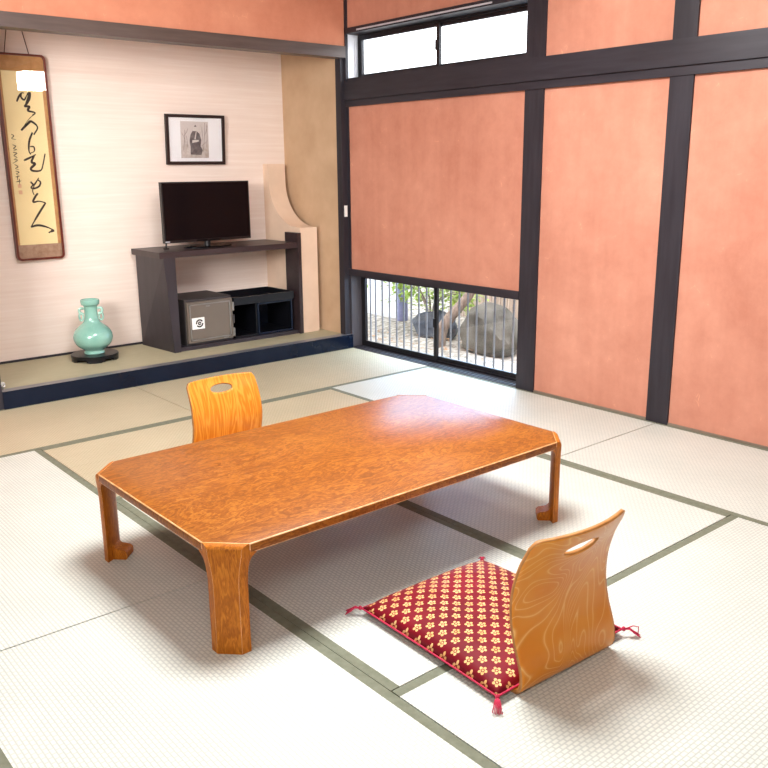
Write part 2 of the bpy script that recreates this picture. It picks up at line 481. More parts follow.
# walls behind and beside the camera, never in the picture
b = new(); box(b, -5.6, .14, -6.9, -6.8, 0, H); struct('wall_near', b, M['shoji'])
b = new(); box(b, -5.7, -5.6, -6.9, .1, 0, H); struct('wall_left', b, M['shoji'])
b = new(); box(b, -5.6, -3.6, .0, .1, 0, H); struct('wall_far_beyond', b, M['clay_front'])
b = new(); box(b, .0, .14, -6.9, YN, 0, H); struct('wall_right_near', b, M['clay'])
b = new(); box(b, XL, .0, -6.8, YN, -.09, -.0005); box(b, -5.6, -4.6, -6.8, 0, -.09, -.012); box(b, -4.6, XL, -6.8, YN, -.09, -.012)
struct('floor_near', b, M['threshold'])
b = new(); box(b, -5.6, -4.6, -6.8, 0, H, H+.05); box(b, -4.6, .0, -6.8, YN, H, H+.05)
struct('ceiling_near', b, M['ceiling'])
# --- windows
def window_empty(name, label):
    o = bpy.data.objects.new(name, None); COL.objects.link(o); o['kind'] = 'structure'; o['label'] = label
    return o
def frame_mesh(bm, x0, x1, y0, y1, z0, z1, w, wb=None):
    wb = wb or w
    box(bm, x0, x1, y0, y1, z0, z0+wb); box(bm, x0, x1, y0, y1, z1-w, z1)
    box(bm, x0, x1, y0, y0+w, z0+wb, z1-w); box(bm, x0, x1, y1-w, y1, z0+wb, z1-w)
def sliding(wname, label, z0, z1, ymid, y0, y1, bottom):
    w = window_empty(wname, label)
    b = new(); frame_mesh(b, .095, .14, y0, y1, z0, z1, .016)
    obj('frame', b, M['bronze'], w)
    for (a, c, x) in ((y0+.016, ymid+.02, .122), (ymid-.02, y1-.016, .104)):
        b = new(); frame_mesh(b, x-.008, x+.008, a, c, z0+.014, z1-.014, .026, bottom); bevel(b, .002, 1)
        s = obj('sash', b, M['bronze'], w)
        b = new(); box(b, x-.002, x+.002, a+.024, c-.024, z0+.014+bottom-.003, z1-.038)
        obj('pane', b, M['glass'], s)
        b = new(); box(b, x-.014, x-.008, ymid-.012, ymid+.012, (z0+z1)/2-.03, (z0+z1)/2+.03); bevel(b, .003, 2)
        if x < .11: obj('latch', b, M['bronze'], s)
    return w
w1 = sliding('window_1', 'high sliding window with two blown white panes', 1.934, 2.232, -.82, -1.655, -.012, .018)
w2 = sliding('window_2', 'low floor level sliding window behind vertical bars', .004, .562, -.815, -1.672, -.012, .03)
b = new(); box(b, -.027, -.023, -1.40, -.15, 2.236, 2.246)
o = obj('rail_strip', b, M['alu'], w1); o['label'] = 'thin silver curtain track'
b = new(); tube(b, [(.07, -.02, 2.2), (.07, -.02, 1.94)], .006); obj('cord_tube', b, M['alu'], w1)
for k in range(19):
    y = .03-.0815*k if k else .01
    b = new(); tube(b, [(.20, y, -.04), (.20, y, .60)], .007, 8)
    obj('bar', b, M['bar'], w2, smooth=True)
b = new(); box(b, .19, .21, -1.75, .1, .585, .605); box(b, .19, .21, -1.75, .1, -.05, -.03)
obj('bar_rail', b, M['bar'], w2)

# small white hook plate on the corner post
tag(obj('wall_switch', bx(-.045, -.024, -.012, .001, .98, 1.06, .003, 2), M['sticker']), 'small white switch plate on the black corner post', 'switch')

# ------------------------------------------------------------------ low table
TX0, TX1, TY0, TY1, TH, TC, TT = -2.903, -1.380, -3.122, -2.214, .332, .068, .029
tb = thing('low_table', 'orange brown burl wood low table with chamfered corners in the room centre', 'table', ((TX0+TX1)/2, (TY0+TY1)/2, 0))
R = .019
def octa(x0, x1, y0, y1, c):
    return [(x0+c, y0), (x1-c, y0), (x1, y0+c), (x1, y1-c), (x1-c, y1), (x0+c, y1), (x0, y1-c), (x0, y0+c)]
k = R*math.sqrt(2)     # the flat top stops short of each rounded chamfer
b = new(); prism(b, octa(TX0, TX1, TY0, TY1, TC+k), 'z', TH-TT, TH)
bmesh.ops.recalc_face_normals(b, faces=b.faces[:])
bevel(b, .0035, 2, 30, 1)
obj('tabletop', b, [M['table'], M['wear']], tb, smooth=True, world=True)
def leg_mesh(sx, sy):
    """bent strip leg at a corner: local corner at the origin, table towards +x, +y, mirrored by sx, sy"""
    b = new(); rs = []
    r = .040; zk = TH-TT; e = TC+k+.0005
    for z in [0, .02, .06, .12, .18, .22, .245, .258, .268, .277, .285, .292, .298, zk-.001]:
        f = max(0, min(1, (z-.20)/(zk-.20))); f = f*f
        q = .0255+(TC/2-.0255)*f; c = TC; h = c/2
        w = .030
        if z > zk-r:
            u = min((z-(zk-r))/r, .999); w += (e+.03-TC-.030)*(1-math.sqrt(1-u*u))
        rs.append([(h+q, h-q, z), (h+q+w, h-q, z), (h+q+.012, h-q+.030, z), (h-q+.030, h+q+.012, z), (h-q, h+q+w, z), (h-q, h+q, z)])
    for j in range(0, 9):
        a = j/8*PI/2
        z = TH-R+R*math.sin(a); c = TC+R*(1-math.cos(a))*math.sqrt(2)
        rs.append([(c, 0, z), (e, 0, z), (e*.667, e*.333, z), (e*.333, e*.667, z), (0, e, z), (0, c, z)])
    rings(b, rs)
    # inward toe at the foot
    d = Vector((1, 1, 0)).normalized(); s = Vector((1, -1, 0)).normalized()
    c0 = TC
    base = Vector((c0/2, c0/2, 0))+d*.018
    prof = [(0, 0), (.056, 0), (.061, .006), (.061, .026), (.052, .034), (.036, .037), (.022, .040), (.012, .050), (0, .07)]
    hw = .030
    rings(b, [[tuple(base+d*p[0]-s*hw+Vector((0, 0, p[1]))) for p in prof], [tuple(base+d*p[0]+s*hw+Vector((0, 0, p[1]))) for p in prof]])
    for v in b.verts:
        v.co.x = (TX0+v.co.x) if sx > 0 else (TX1-v.co.x)
        v.co.y = (TY0+v.co.y) if sy > 0 else (TY1-v.co.y)
    bmesh.ops.recalc_face_normals(b, faces=b.faces[:])
    es = [q for q in b.edges if len(q.link_faces) == 2 and q.calc_face_angle(0) > .6 and abs(q.verts[0].co.z-q.verts[1].co.z) > .8*q.calc_length() and q.verts[0].co.z > .0]
    bv = bmesh.ops.bevel(b, geom=es, offset=.0018, segments=2, profile=.5, affect='EDGES', clamp_overlap=True)
    for f in bv['faces']: f.material_index = 1
    return b
for sx in (1, -1):
    for sy in (1, -1):
        obj('leg', leg_mesh(sx, sy), [M['table_leg'], M['wear']], tb, smooth=True, world=True)

# ------------------------------------------------------------------ legless chairs
def catmull(pts, n):
    out = []
    P = [Vector(p) for p in pts]
    P = [P[0]*2-P[1]]+P+[P[-1]*2-P[-2]]
    for i in range(1, len(P)-2):
        for j in range(n):
            t = j/n
            out.append(.5*((2*P[i])+(-P[i-1]+P[i+1])*t+(2*P[i-1]-5*P[i]+4*P[i+1]-P[i+2])*t*t+(-P[i-1]+3*P[i]-3*P[i+1]+P[i+2])*t**3))
    out.append(P[-2]); return out

def chair_mesh(W=.372, sc=1.0):
    # profile from the seat front (forward +y) to the back foot and up the S shaped back
    back = catmull([(.016, .008), (.004, .024), (.000, .05), (.008, .09), (.030, .15), (.042, .205), (.044, .25), (.038, .30), (.020, .36), (-.004, .41), (-.016, .44)], 6)
    seat = [Vector((.40-.038*i, .007)) for i in range(10)] + [Vector((.03, .007))]
    path = seat+back
    L = [0]
    for a, c in zip(path, path[1:]): L.append(L[-1]+(c-a).length)
    T = L[-1]
    def at(s):
        s = max(0, min(T-1e-6, s))
        for i in range(len(L)-1):
            if L[i+1] >= s:
                f = (s-L[i])/(L[i+1]-L[i]); return path[i].lerp(path[i+1], f)
        return path[-1]
    hl = .066; hw = .022; sv = T-.062                 # handle slot
    xs = sorted(set([round(-W/2+W*i/36, 5) for i in range(37)]+[-hl+.003, hl-.003, -hl, hl]+[round(hl*math.cos(PI*i/12), 5) for i in range(13)]))
    xs = [x for i, x in enumerate(xs) if i == 0 or x-xs[i-1] > 4e-4]
    rc = .024; rf = .05
    b = new(); cols = []
    nlow, nmid, nup = 70, 2, 8
    for x in xs:
        ax = abs(x)
        def corner(r): 
            d = ax-(W/2-r)
            return r-math.sqrt(max(0, r*r-d*d)) if d > 0 else 0
        s0 = corner(rf); s1 = T-corner(rc)-.004*(ax/(W/2))**2*0
        h = hw*math.sqrt(max(0, 1-(x/hl)**2)) if ax < hl else 0
        h = max(h, .0004)
        ss = [s0+(sv-h-s0)*i/nlow for i in range(nlow+1)]+[sv+h+(s1-sv-h)*i/nup for i in range(nup+1)]
        col = []
        for s in ss:
            p = at(s)
            zt = max(0, p.y/.44)
            wn = 1.0-.035*max(0, (zt-.55)/.45)**1.3      # slightly narrower at the top
            sag = .034*(1-(2*x/W)**2)*zt
            col.append(b.verts.new((x*wn*sc, (p.x-sag)*sc, p.y*sc)))
        cols.append(col)
    for i in range(len(xs)-1):
        xm = (xs[i]+xs[i+1])/2
        for j in range(len(cols[0])-1):
            if j == nlow and abs(xm) < hl: continue
            b.faces.new((cols[i][j], cols[i+1][j], cols[i+1][j+1], cols[i][j+1]))
    return b
def make_chair(name, label, loc, rotz, sc, mat, edge, W=.372):
    t = thing(name, label, 'legless chair', loc, rotz)
    b = chair_mesh(W, sc)
    # the bent sheet is split into seat and back, each a part
    o = obj('bent_shell', b, [mat, edge], t, smooth='all')
    m = o.modifiers.new('thickness', 'SOLIDIFY'); m.thickness = .011; m.offset = 0; m.use_even_offset = True
    m.material_offset_rim = 1
    return t
M['ply_edge'] = plain('plywood_edge', (176, 118, 58), .5, 16, 30)
make_chair('legless_chair', 'honey plywood legless floor chair seen from behind, holding the red cushion', (-2.222, -3.772, 0), math.radians(-3.2), 1.0, M['chair_swirl'], M['ply_edge'])
make_chair('legless_chair', 'honey plywood legless floor chair behind the table, its front facing us', (-2.030, -1.625, 0), PI, .90, M['chair_streak'], M['ply_edge'], .402)

# ------------------------------------------------------------------ floor cushion
cu = thing('floor_cushion', 'crimson floor cushion with small gold flowers, tasselled corners, on the near chair', 'cushion', (-2.205, -3.462, 0), math.radians(-2.0))
CW, CD, CT = .258, .288, .062
b = new(); N = 34; uvl = b.loops.layers.uv.new('UVMap')
def cpt(u, v, top):
    # corners reach out, edges draw in a little
    x = CW*u*(1-.012*(1-v*v)); y = CD*v*(1-.012*(1-u*u))
    e = max(0, (1-abs(u)**3.0)*(1-abs(v)**3.0))**.46
    wr = .0025*math.sin(9*u+2*v)*math.sin(7*v-u)*e
    z0 = .0155+.008*(1-e)
    return (x, y, z0+e*CT+wr) if top else (x, y, z0-.002-.0005*e)
gt = [[b.verts.new(cpt(-1+2*i/N, -1+2*j/N, True)) for j in range(N+1)] for i in range(N+1)]
gb = [[(gt[i][j] if i in (0, N) or j in (0, N) else b.verts.new(cpt(-1+2*i/N, -1+2*j/N, False))) for j in range(N+1)] for i in range(N+1)]
for g, flip in ((gt, False), (gb, True)):
    for i in range(N):
        for j in range(N):
            idx = [(i, j), (i+1, j), (i+1, j+1), (i, j+1)]
            if flip: idx.reverse()
            f = b.faces.new([g[p][q] for p, q in idx])
            for lp, (p, q) in zip(f.loops, idx): lp[uvl].uv = (p/N, q/N*1.08)
obj('cover', b, M['flower'], cu, smooth='all')
b = new()
loop = [gtp for gtp in []]
for seq in ([(-1+2*i/N, -1) for i in range(N)], [(1, -1+2*i/N) for i in range(N)], [(1-2*i/N, 1) for i in range(N)], [(-1, 1-2*i/N) for i in range(N+1)]):
    loop += [cpt(u, v, True) for u, v in seq]
tube(b, loop, .0028, 6); obj('seam_cord', b, M['tassel'], cu, smooth='all')
for sx in (-1, 1):
    for sy in (-1, 1):
        b = new(); c = Vector(cpt(sx, sy, True)); d = Vector((sx*.75, sy*.75, 0)).normalized()
        lathe(b, [(.001, -.006), (.0055, -.003), (.0065, .002), (.004, .007), (.001, .009)], 10, c+d*.004)
        for q in range(7):
            s = d.cross(Vector((0, 0, 1)))*((q-3)*.0022)
            l = .045+.008*rnd.random()
            tube(b, [c+d*.006, c+d*.02+s+Vector((0, 0, .003)), c+d*l*.7+s*1.4+Vector((0, 0, -.008)), c+d*l+s*1.9+Vector((0, 0, -.017))], .0014, 5)
        if (sx, sy) == (1, -1):
            tube(b, [c+d*.004, c+d*.03+Vector((0, 0, .012)), c+d*.046+Vector((.006, .004, .006)), c+d*.035+Vector((.004, -.01, -.012))], .0018, 6)
        obj('tassel', b, M['tassel'], cu, smooth='all')

# ------------------------------------------------------------------ television shelf
st = thing('television_shelf', 'dark brown open shelf unit with overhanging top holding the television', 'shelf', (-.80, .50, .104))
def pb(name, mat, par, x0, x1, y0, y1, z0, z1, w=.003, **kw):
    return obj(name, bx(x0, x1, y0, y1, z0, z1, w, 2), mat, par, world=True, smooth=True, **kw)
pb('top_board', M['brown_shelf'], st, -1.388, -.284, .27, .705, .752, .792)
b = new(); rings(b, [[(-1.362, .70, z), (-1.362+.038*q, .272, z), (-1.276, .272, z), (-1.276, .30, z), (-1.318, .30, z), (-1.318, .70, z)] for z, q in ((.104, 1), (.752, .05))])
bevel(b, .002, 1); obj('side_panel', b, M['brown_side'], st, world=True)
pb('end_panel', M['brown_shelf'], st, -.284, -.254, .262, .43, .104, .862)
pb('bottom_board', M['brown_side'], st, -1.276, -.284, .285, .70, .104, .132)

# safe
sf = thing('safe', 'grey steel safe with a white dial sticker in the shelf, left of the black box', 'safe', (-1.04, .45, .132))
def loc_box(x0, x1, y0, y1, z0, z1, w=.003): return bx(x0, x1, y0, y1, z0, z1, w, 2)
b = new(); box(b, -1.212, -.845, .312, .66, .132, .452); bevel(b, .006, 3)
obj('body', b, M['safe_body'], sf, world=True, smooth=True)
b = new(); box(b, -1.206, -.851, .288, .312, .150, .436); bevel(b, .008, 3)
d = obj('door', b, M['safe'], sf, world=True, smooth=True)
b = new(); frame_mesh(b, 0, 1, 0, 1, 0, 1, .1)
b.free()
b = new()
for (x0, x1, z0, z1) in ((-1.189, -.869, .412, .420), (-1.189, -.869, .166, .174), (-1.189, -1.181, .166, .42), (-.877, -.869, .166, .42)):
    box(b, x0, x1, .283, .289, z0, z1)
o = obj('door_bead', b, M['steel'], d, world=True); o['label'] = 'lighter raised border line'
b = new(); box(b, -1.174, -1.078, .2845, .2885, .245, .325)
s = obj('dial_sticker', b, M['sticker'], d, world=True); s['label'] = 'white square sticker with black dial mark'
b = new()
def arc(cx, cz, r0, r1, a0, a1, y, n=16):
    rs = []
    for i in range(n+1):
        a = a0+(a1-a0)*i/n
        rs.append([(cx+r*math.cos(a), yy, cz+r*math.sin(a)) for r, yy in ((r0, y), (r1, y), (r1, y+.002), (r0, y+.002))])
    rings(b, rs)
arc(-1.118, .285, .019, .029, .5, PI*1.05, .283); arc(-1.118, .285, .019, .029, PI*1.2, PI*2.0, .283)
arc(-1.118, .285, .004, .013, 0, 1.9*PI, .283)
obj('dial_mark', b, M['ink'], s, world=True)
for z in (.19, .285, .375):
    b = new(); tube(b, [(-.845, .288, z-.03), (-.845, .288, z+.03)], .009, 10); obj('hinge', b, M['safe_body'] if z == .285 else M['steel'], sf, world=True, smooth=True)
b = new(); box(b, -.93, -.89, .2845, .2885, .155, .162); obj('maker_plate', b, M['steel'], d, world=True)
b = new(); box(b, -1.06, -1.03, .2845, .2885, .395, .403); obj('badge', b, M['steel'], d, world=True)

# black box unit with tray on top
bb = thing('black_box_unit', 'black lacquer box with an open front and a tray on top, right of the safe', 'box', (-.57, .48, .132))
x0, x1, y0, y1 = -.828, -.308, .30, .66
b = new()
box(b, x0+.012, x1-.01, y0+.02, y1, .132, .146); box(b, x0+.012, x1-.01, y1-.012, y1, .146, .372)
box(b, x1-.022, x1-.01, y0+.02, y1-.012, .146, .372); box(b, x0+.012, x0+.024, y0+.15, y1-.012, .146, .372)
box(b, x0+.19, x0+.204, y0+.02, y1-.012, .146, .372)
obj('case', b, M['black'], bb, world=True)
b = new(); box(b, x0+.204, x1-.022, y1-.018, y1-.012, .146, .36); obj('back_lining', b, M['navy_inside'], bb, world=True)
b = new(); frame_mesh(b, x0+.202, x1-.004, 0, 1, .136, .37, .01); b.free()
b = new()
box(b, x0+.204, x1-.01, y0+.012, y0+.02, .134, .148); box(b, x0+.204, x1-.01, y0+.012, y0+.02, .358, .372)
box(b, x0+.204, x0+.216, y0+.012, y0+.02, .148, .358); box(b, x1-.022, x1-.01, y0+.012, y0+.02, .148, .358)
obj('front_rim', b, M['lacquer'], bb, world=True)
b = new()
box(b, x0, x1, y0, y1, .374, .382)
box(b, x0, x1, y0, y0+.012, .382, .43); box(b, x0, x1, y1-.012, y1, .382, .43)
box(b, x0, x0+.012, y0+.012, y1-.012, .382, .43); box(b, x1-.012, x1, y0+.012, y1-.012, .382, .43)
bevel(b, .0015, 1)
obj('tray', b, M['black'], bb, world=True)

# television
tv = thing('television', 'black flat screen television on a round foot on top of the shelf', 'television', (-.91, .47, .792))
b = new(); box(b, -1.252, -.566, .455, .487, .832, 1.243); bevel(b, .006, 3)
obj('housing', b, M['tv'], tv, world=True, smooth=True)
b = new(); box(b, -1.242, -.576, .452, .456, .850, 1.234); bevel(b, .001, 1)
obj('screen', b, M['tv_screen'], tv, world=True)
b = new(); box(b, -1.248, -1.215, .4525, .4555, .838, .846); o = obj('maker_mark', b, M['alu'], tv, world=True); o['label'] = 'small silver maker mark'
b = new(); box(b, -1.01, -.82, .4535, .457, .833, .846); obj('lower_lip', b, M['tv_screen'], tv, world=True)
b = new(); tube(b, [(-.915, .475, .80), (-.915, .475, .87)], .022, 16)
obj('neck', b, M['tv'], tv, world=True, smooth=True)
b = new(); rings(b, [[(-.915+.185*f*math.cos(2*PI*i/48), .465+.105*f*math.sin(2*PI*i/48), z) for i in range(48)] for f, z in ((1, .792), (1, .797), (.96, .802), (.3, .806))])
obj('foot', b, M['tv_screen'], tv, world=True, smooth=True)
b = new(); tube(b, [(-1.235, .47, .833), (-1.235, .475, .80)], .006, 8); box(b, -1.25, -1.22, .46, .49, .792, .80)
obj('cable_stub', b, M['tv'], tv, world=True)

# ------------------------------------------------------------------ framed print, leaning forward
fr = thing('framed_print', 'black framed sepia print of a robed figure hanging above the television', 'picture', (-.828, .738, 1.36))
fr.rotation_euler = (math.radians(3.2), 0, math.radians(0))
b = new(); hw, hh = .234, .345
for q in ((-hw, hw, 0, .022), (-hw, hw, hh-.022, hh), (-hw, -hw+.022, .022, hh-.022), (hw-.022, hw, .022, hh-.022)):
    box(b, q[0], q[1], -.022, -.002, q[2], q[3])
bevel(b, .003, 1); obj('frame', b, M['frame_black'], fr)
b = new(); box(b, -hw+.02, hw-.02, -.012, -.004, .02, hh-.02); mo = obj('mount', b, M['mat_paper'], fr)
b = new(); box(b, -.118, .102, -.0135, -.0118, .046, .298); pr = obj('print', b, M['print'], mo)
def poly(bm, pts, y, t=.0006):
    prism(bm, pts, 'y', y-t, y)
b = new()   # robe, head and staff of a plain standing figure
poly(b, [(-.045, .07), (.04, .066), (.052, .10), (.036, .13), (.044, .17), (.03, .215), (.008, .232), (-.024, .232), (-.04, .21), (-.05, .17), (-.044, .12)], -.0137)
poly(b, [(-.012, .262), (-.002, .276), (.008, .264), (.004, .256), (-.008, .256)], -.0137)
obj('robe', b, plain('dark_grey_robe_ink', (84, 80, 82), .8, 26, 30), pr)
b = new(); poly(b, [(-.02, .232), (.012, .232), (.016, .25), (.006, .262), (-.012, .262), (-.022, .25)], -.0139)
poly(b, [(-.03, .15), (.02, .16), (.024, .172), (-.028, .17)], -.0145)
poly(b, [(-.012, .176), (.002, .23), (.008, .23), (-.002, .176)], -.0145)
obj('face', b, plain('pale_grey_print_ink', (196, 190, 184), .8, 8, 20), pr)
BR = plain('grey_branch_ink', (112, 104, 100), .8, 10, 20)
for i, (x, z0, x2, z2) in enumerate([(-.10, .10, -.085, .24), (-.085, .16, -.11, .22), (-.09, .2, -.06, .25), (.06, .1, .075, .29), (.07, .2, .095, .27), (.085, .12, .09, .28), (.045, .13, .098, .17), (-.07, .12, -.075, .2), (.055, .09, .05, .26)]):
    b = new(); tube(b, [(x, -.0138, z0), ((x+x2)/2+.004, -.0138, (z0+z2)/2), (x2, -.0138, z2)], .0014, 4); obj('branch', b, BR, pr)
b = new(); box(b, -hw+.02, hw-.02, -.0165, -.0155, .02, hh-.02); obj('glazing', b, M['picture_glass'], fr)

# ------------------------------------------------------------------ calligraphy panel
SX0, SX1, SZ0, SZ1 = -2.158, -1.852, .762, 2.030
sc_ = thing('calligraphy_panel', 'tall framed ink calligraphy on yellow paper hanging at the left of the alcove', 'calligraphy', ((SX0+SX1)/2, .73, SZ0))
def rrect(x0, x1, z0, z1, r, n=6):
    o = []
    for cx, cz, a in ((x1-r, z1-r, 0), (x0+r, z1-r, PI/2), (x0+r, z0+r, PI), (x1-r, z0+r, 1.5*PI)):
        for i in range(n+1):
            t = a+PI/2*i/n; o.append((cx+r*math.cos(t), cz+r*math.sin(t)))
    return o
b = new()
A = rrect(SX0, SX1, SZ0, SZ1, .03); B_ = rrect(SX0+.013, SX1-.013, SZ0+.013, SZ1-.013, .02)
ra = [[(p[0], y, p[1]) for p in q] for q, y in ((A, .742), (A, .704), (B_, .704), (B_, .742))]
rings(b, ra+[ra[0]], False)
bmesh.ops.remove_doubles(b, verts=b.verts[:], dist=1e-6)
obj('frame', b, M['scroll_frame'], sc_, world=True, smooth=True)
b = new(); box(b, SX0+.011, SX1-.011, .714, .738, SZ0+.011, SZ1-.011); obj('mount', b, M['scroll_gold'], sc_, world=True)
b = new(); box(b, SX0+.014, SX1-.014, .7125, .7145, SZ0+.014, .862); obj('brocade_band', b, M['scroll_cloth'], sc_, world=True)
b = new(); box(b, -2.130, -1.888, .7115, .7142, .862, 1.926); pp = obj('paper', b, M['scroll_paper'], sc_, world=True)
strokes = [
(0.0061, [(-2.054, 1.745), (-2.039, 1.773), (-2.021, 1.796), (-2.005, 1.798)]),
(0.0057, [(-2.021, 1.796), (-2.025, 1.774), (-2.008, 1.757), (-1.99, 1.782), (-1.981, 1.799)]),
(0.0106, [(-1.969, 1.805), (-1.977, 1.77), (-1.996, 1.735), (-2.011, 1.716)]),
(0.0072, [(-2.011, 1.718), (-1.981, 1.717), (-1.991, 1.693), (-1.949, 1.682), (-1.967, 1.664)]),
(0.0019, [(-1.967, 1.664), (-1.995, 1.638), (-2.04, 1.583)]),
(0.0076, [(-2.046, 1.573), (-2.002, 1.614), (-1.977, 1.628), (-1.943, 1.594), (-1.971, 1.548)]),
(0.0064, [(-1.978, 1.562), (-2.003, 1.51), (-2.012, 1.453), (-2.004, 1.427)]),
(0.0045, [(-2.002, 1.475), (-1.979, 1.473), (-1.98, 1.446), (-2.008, 1.434)]),
(0.0064, [(-2.05, 1.39), (-2.009, 1.408), (-1.972, 1.427)]),
(0.0076, [(-1.983, 1.42), (-2.003, 1.381), (-1.983, 1.369), (-2.011, 1.341), (-2.0, 1.326), (-1.952, 1.328), (-1.933, 1.365), (-1.913, 1.432)]),
(0.0057, [(-2.023, 1.259), (-2.004, 1.24), (-1.983, 1.263), (-1.969, 1.282)]),
(0.0057, [(-1.977, 1.271), (-1.961, 1.253), (-1.974, 1.228), (-2.006, 1.216), (-2.023, 1.223), (-2.002, 1.24), (-2.016, 1.202), (-2.01, 1.177)]),
(0.0068, [(-1.985, 1.186), (-2.004, 1.164), (-2.02, 1.132), (-1.982, 1.135), (-1.942, 1.124)]),
(0.0068, [(-1.942, 1.124), (-1.984, 1.069), (-2.023, 1.015), (-2.051, 0.973)]),
(0.0072, [(-2.051, 0.975), (-2.003, 0.983), (-1.948, 0.968), (-1.906, 0.945)]),
(0.0083, [(-1.905, 0.945), (-1.922, 0.941), (-1.943, 0.932)])]
small = [[(-2.108, 1.549), (-2.095, 1.539), (-2.109, 1.524), (-2.085, 1.517)], [(-2.108, 1.486), (-2.09, 1.477), (-2.105, 1.463), (-2.087, 1.456), (-2.105, 1.451)],
[(-2.111, 1.44), (-2.088, 1.434), (-2.107, 1.42), (-2.089, 1.409), (-2.105, 1.402)], [(-2.111, 1.396), (-2.089, 1.392), (-2.106, 1.38), (-2.119, 1.373)],
[(-2.109, 1.366), (-2.09, 1.352), (-2.107, 1.341), (-2.088, 1.334)], [(-2.107, 1.326), (-2.088, 1.318), (-2.105, 1.308), (-2.089, 1.299)],
[(-2.111, 1.289), (-2.086, 1.294)], [(-2.098, 1.297), (-2.103, 1.269)], [(-2.111, 1.259), (-2.08, 1.265)], [(-2.091, 1.278), (-2.092, 1.238)]]
def ribbon(bm, pts, w, y, smooth=True):
    P = catmull(pts, 6) if len(pts) > 2 else [Vector(pts[0]).lerp(Vector(pts[1]), i/6) for i in range(7)]
    m = len(P); rs = []
    for i, p in enumerate(P):
        d = P[min(i+1, m-1)]-P[max(i-1, 0)]
        nrm = Vector((-d.y, d.x)).normalized() if d.length > 1e-6 else Vector((0, 1))
        t = i/(m-1); ww = w*(.55+.45*math.sin(PI*min(1, t*1.2+.12))**.8 if t < .85 else .55)
        rs.append([(p.x+nrm.x*ww, y, p.y+nrm.y*ww), (p.x-nrm.x*ww, y, p.y-nrm.y*ww), (p.x-nrm.x*ww, y+.0006, p.y-nrm.y*ww), (p.x+nrm.x*ww, y+.0006, p.y+nrm.y*ww)])
    rings(bm, rs)
b = new()
for i, (w, pts) in enumerate(strokes): ribbon(b, pts, w, .7105-.00004*i)
obj('large_writing', b, M['ink'], pp, world=True)
for pts in small:
    b = new(); ribbon(b, pts, .0024, .7108); obj('small_character', b, M['ink'], pp, world=True)
b = new(); box(b, -2.104, -2.082, .7108, .7116, 1.222, 1.245); box(b, -2.103, -2.08, .7108, .7116, 1.182, 1.206)
obj('seal_mark', b, M['seal'], pp, world=True)
b = new(); box(b, SX0+.012, SX1-.012, .7060, .7068, SZ0+.012, SZ1-.012); obj('glazing', b, M['picture_glass'], sc_, world=True)
b = new()
for x, tx in ((-2.091, -2.03), (-1.943, -2.004)):
    tube(b, [(x, .73, 2.03), (tx, .735, 2.34)], .0026, 6)
obj('hanging_cord', b, M['cord'], sc_, world=True)

# ------------------------------------------------------------------ vase on its stand
VX, VY = -1.806, .47
vs = thing('vase_stand', 'round black lacquered stand with notched feet under the vase', 'stand', (VX, VY, .104))
b = new()
S_ = 72
def stand_ring(r, z): return [(VX+r*math.cos(2*PI*i/S_), VY+r*math.sin(2*PI*i/S_), z) for i in range(S_)]
rings(b, [stand_ring(r, z) for r, z in ((.140, .122), (.150, .124), (.153, .130), (.153, .142), (.149, .146), (.138, .146))])
obj('top', b, M['black'], vs, world=True, smooth=True)
for k in range(5):
    b = new(); a0 = 2*PI*k/5+.2; rs = []
    for i in range(11):
        a = a0+.78*(i/10); lift = .0 if 1 < i < 9 else .006
        rs.append([(VX+r*math.cos(a), VY+r*math.sin(a), z) for r, z in ((.128, .104+lift), (.150, .104+lift), (.150, .124), (.128, .124))])
    rings(b, rs); obj('foot', b, M['black'], vs, world=True)
va = thing('vase', 'celadon green bottle vase with two ring handles on a black stand', 'vase', (VX, VY, .146))
z0 = .146
prof = [(.060, 0), (.066, .002), (.067, .012), (.060, .018), (.068, .028), (.092, .045), (.113, .068), (.124, .095), (.126, .115), (.120, .140), (.104, .166), (.080, .188), (.058, .206), (.047, .224), (.042, .248), (.041, .29), (.043, .312), (.050, .322), (.058, .328), (.060, .345), (.060, .356), (.056, .360), (.049, .356), (.040, .335), (.036, .29)]
prof = [(p.x, p.y) for p in catmull(prof, 3)]
b = new(); lathe(b, prof, 56, (VX, VY, z0)); obj('body', b, M['celadon'], va, world=True, smooth='all')
ang = math.radians(-24)
for s in (-1, 1):
    d = Vector((math.cos(ang)*s, math.sin(ang)*s, 0)); c = Vector((VX, VY, z0))
    b = new(); tube(b, catmull([c+d*.042+Vector((0, 0, .298)), c+d*.062+Vector((0, 0, .302)), c+d*.072+Vector((0, 0, .288)), c+d*.064+Vector((0, 0, .268)), c+d*.044+Vector((0, 0, .262))], 5), .0085, 10)
    h = obj('handle', b, M['celadon_pale'], va, world=True, smooth='all')
    b = new(); rp = [c+d*(.062+.012*math.cos(a))+Vector((0, 0, .247+.026*math.sin(a))) for a in [2*PI*i/20 for i in range(21)]]
    tube(b, rp, .0065, 8, False); obj('ring', b, M['celadon_pale'], h, world=True, smooth='all')

# small white coiled cord lying on the step beside the left post
b = new()
tube(b, [(-2.525+.012*math.cos(a), .05+.012*math.sin(a), .13+.012*math.sin(a*1.5)+.0*a) for a in [i*.35 for i in range(40)]], .004, 6)
tube(b, [(-2.525, .05, .108), (-2.523, .045, .122)], .006, 6)
tag(obj('cord_coil', b, M['white_cord'], smooth='all'), 'small white coiled cord on the alcove edge beside the left post', 'cord')

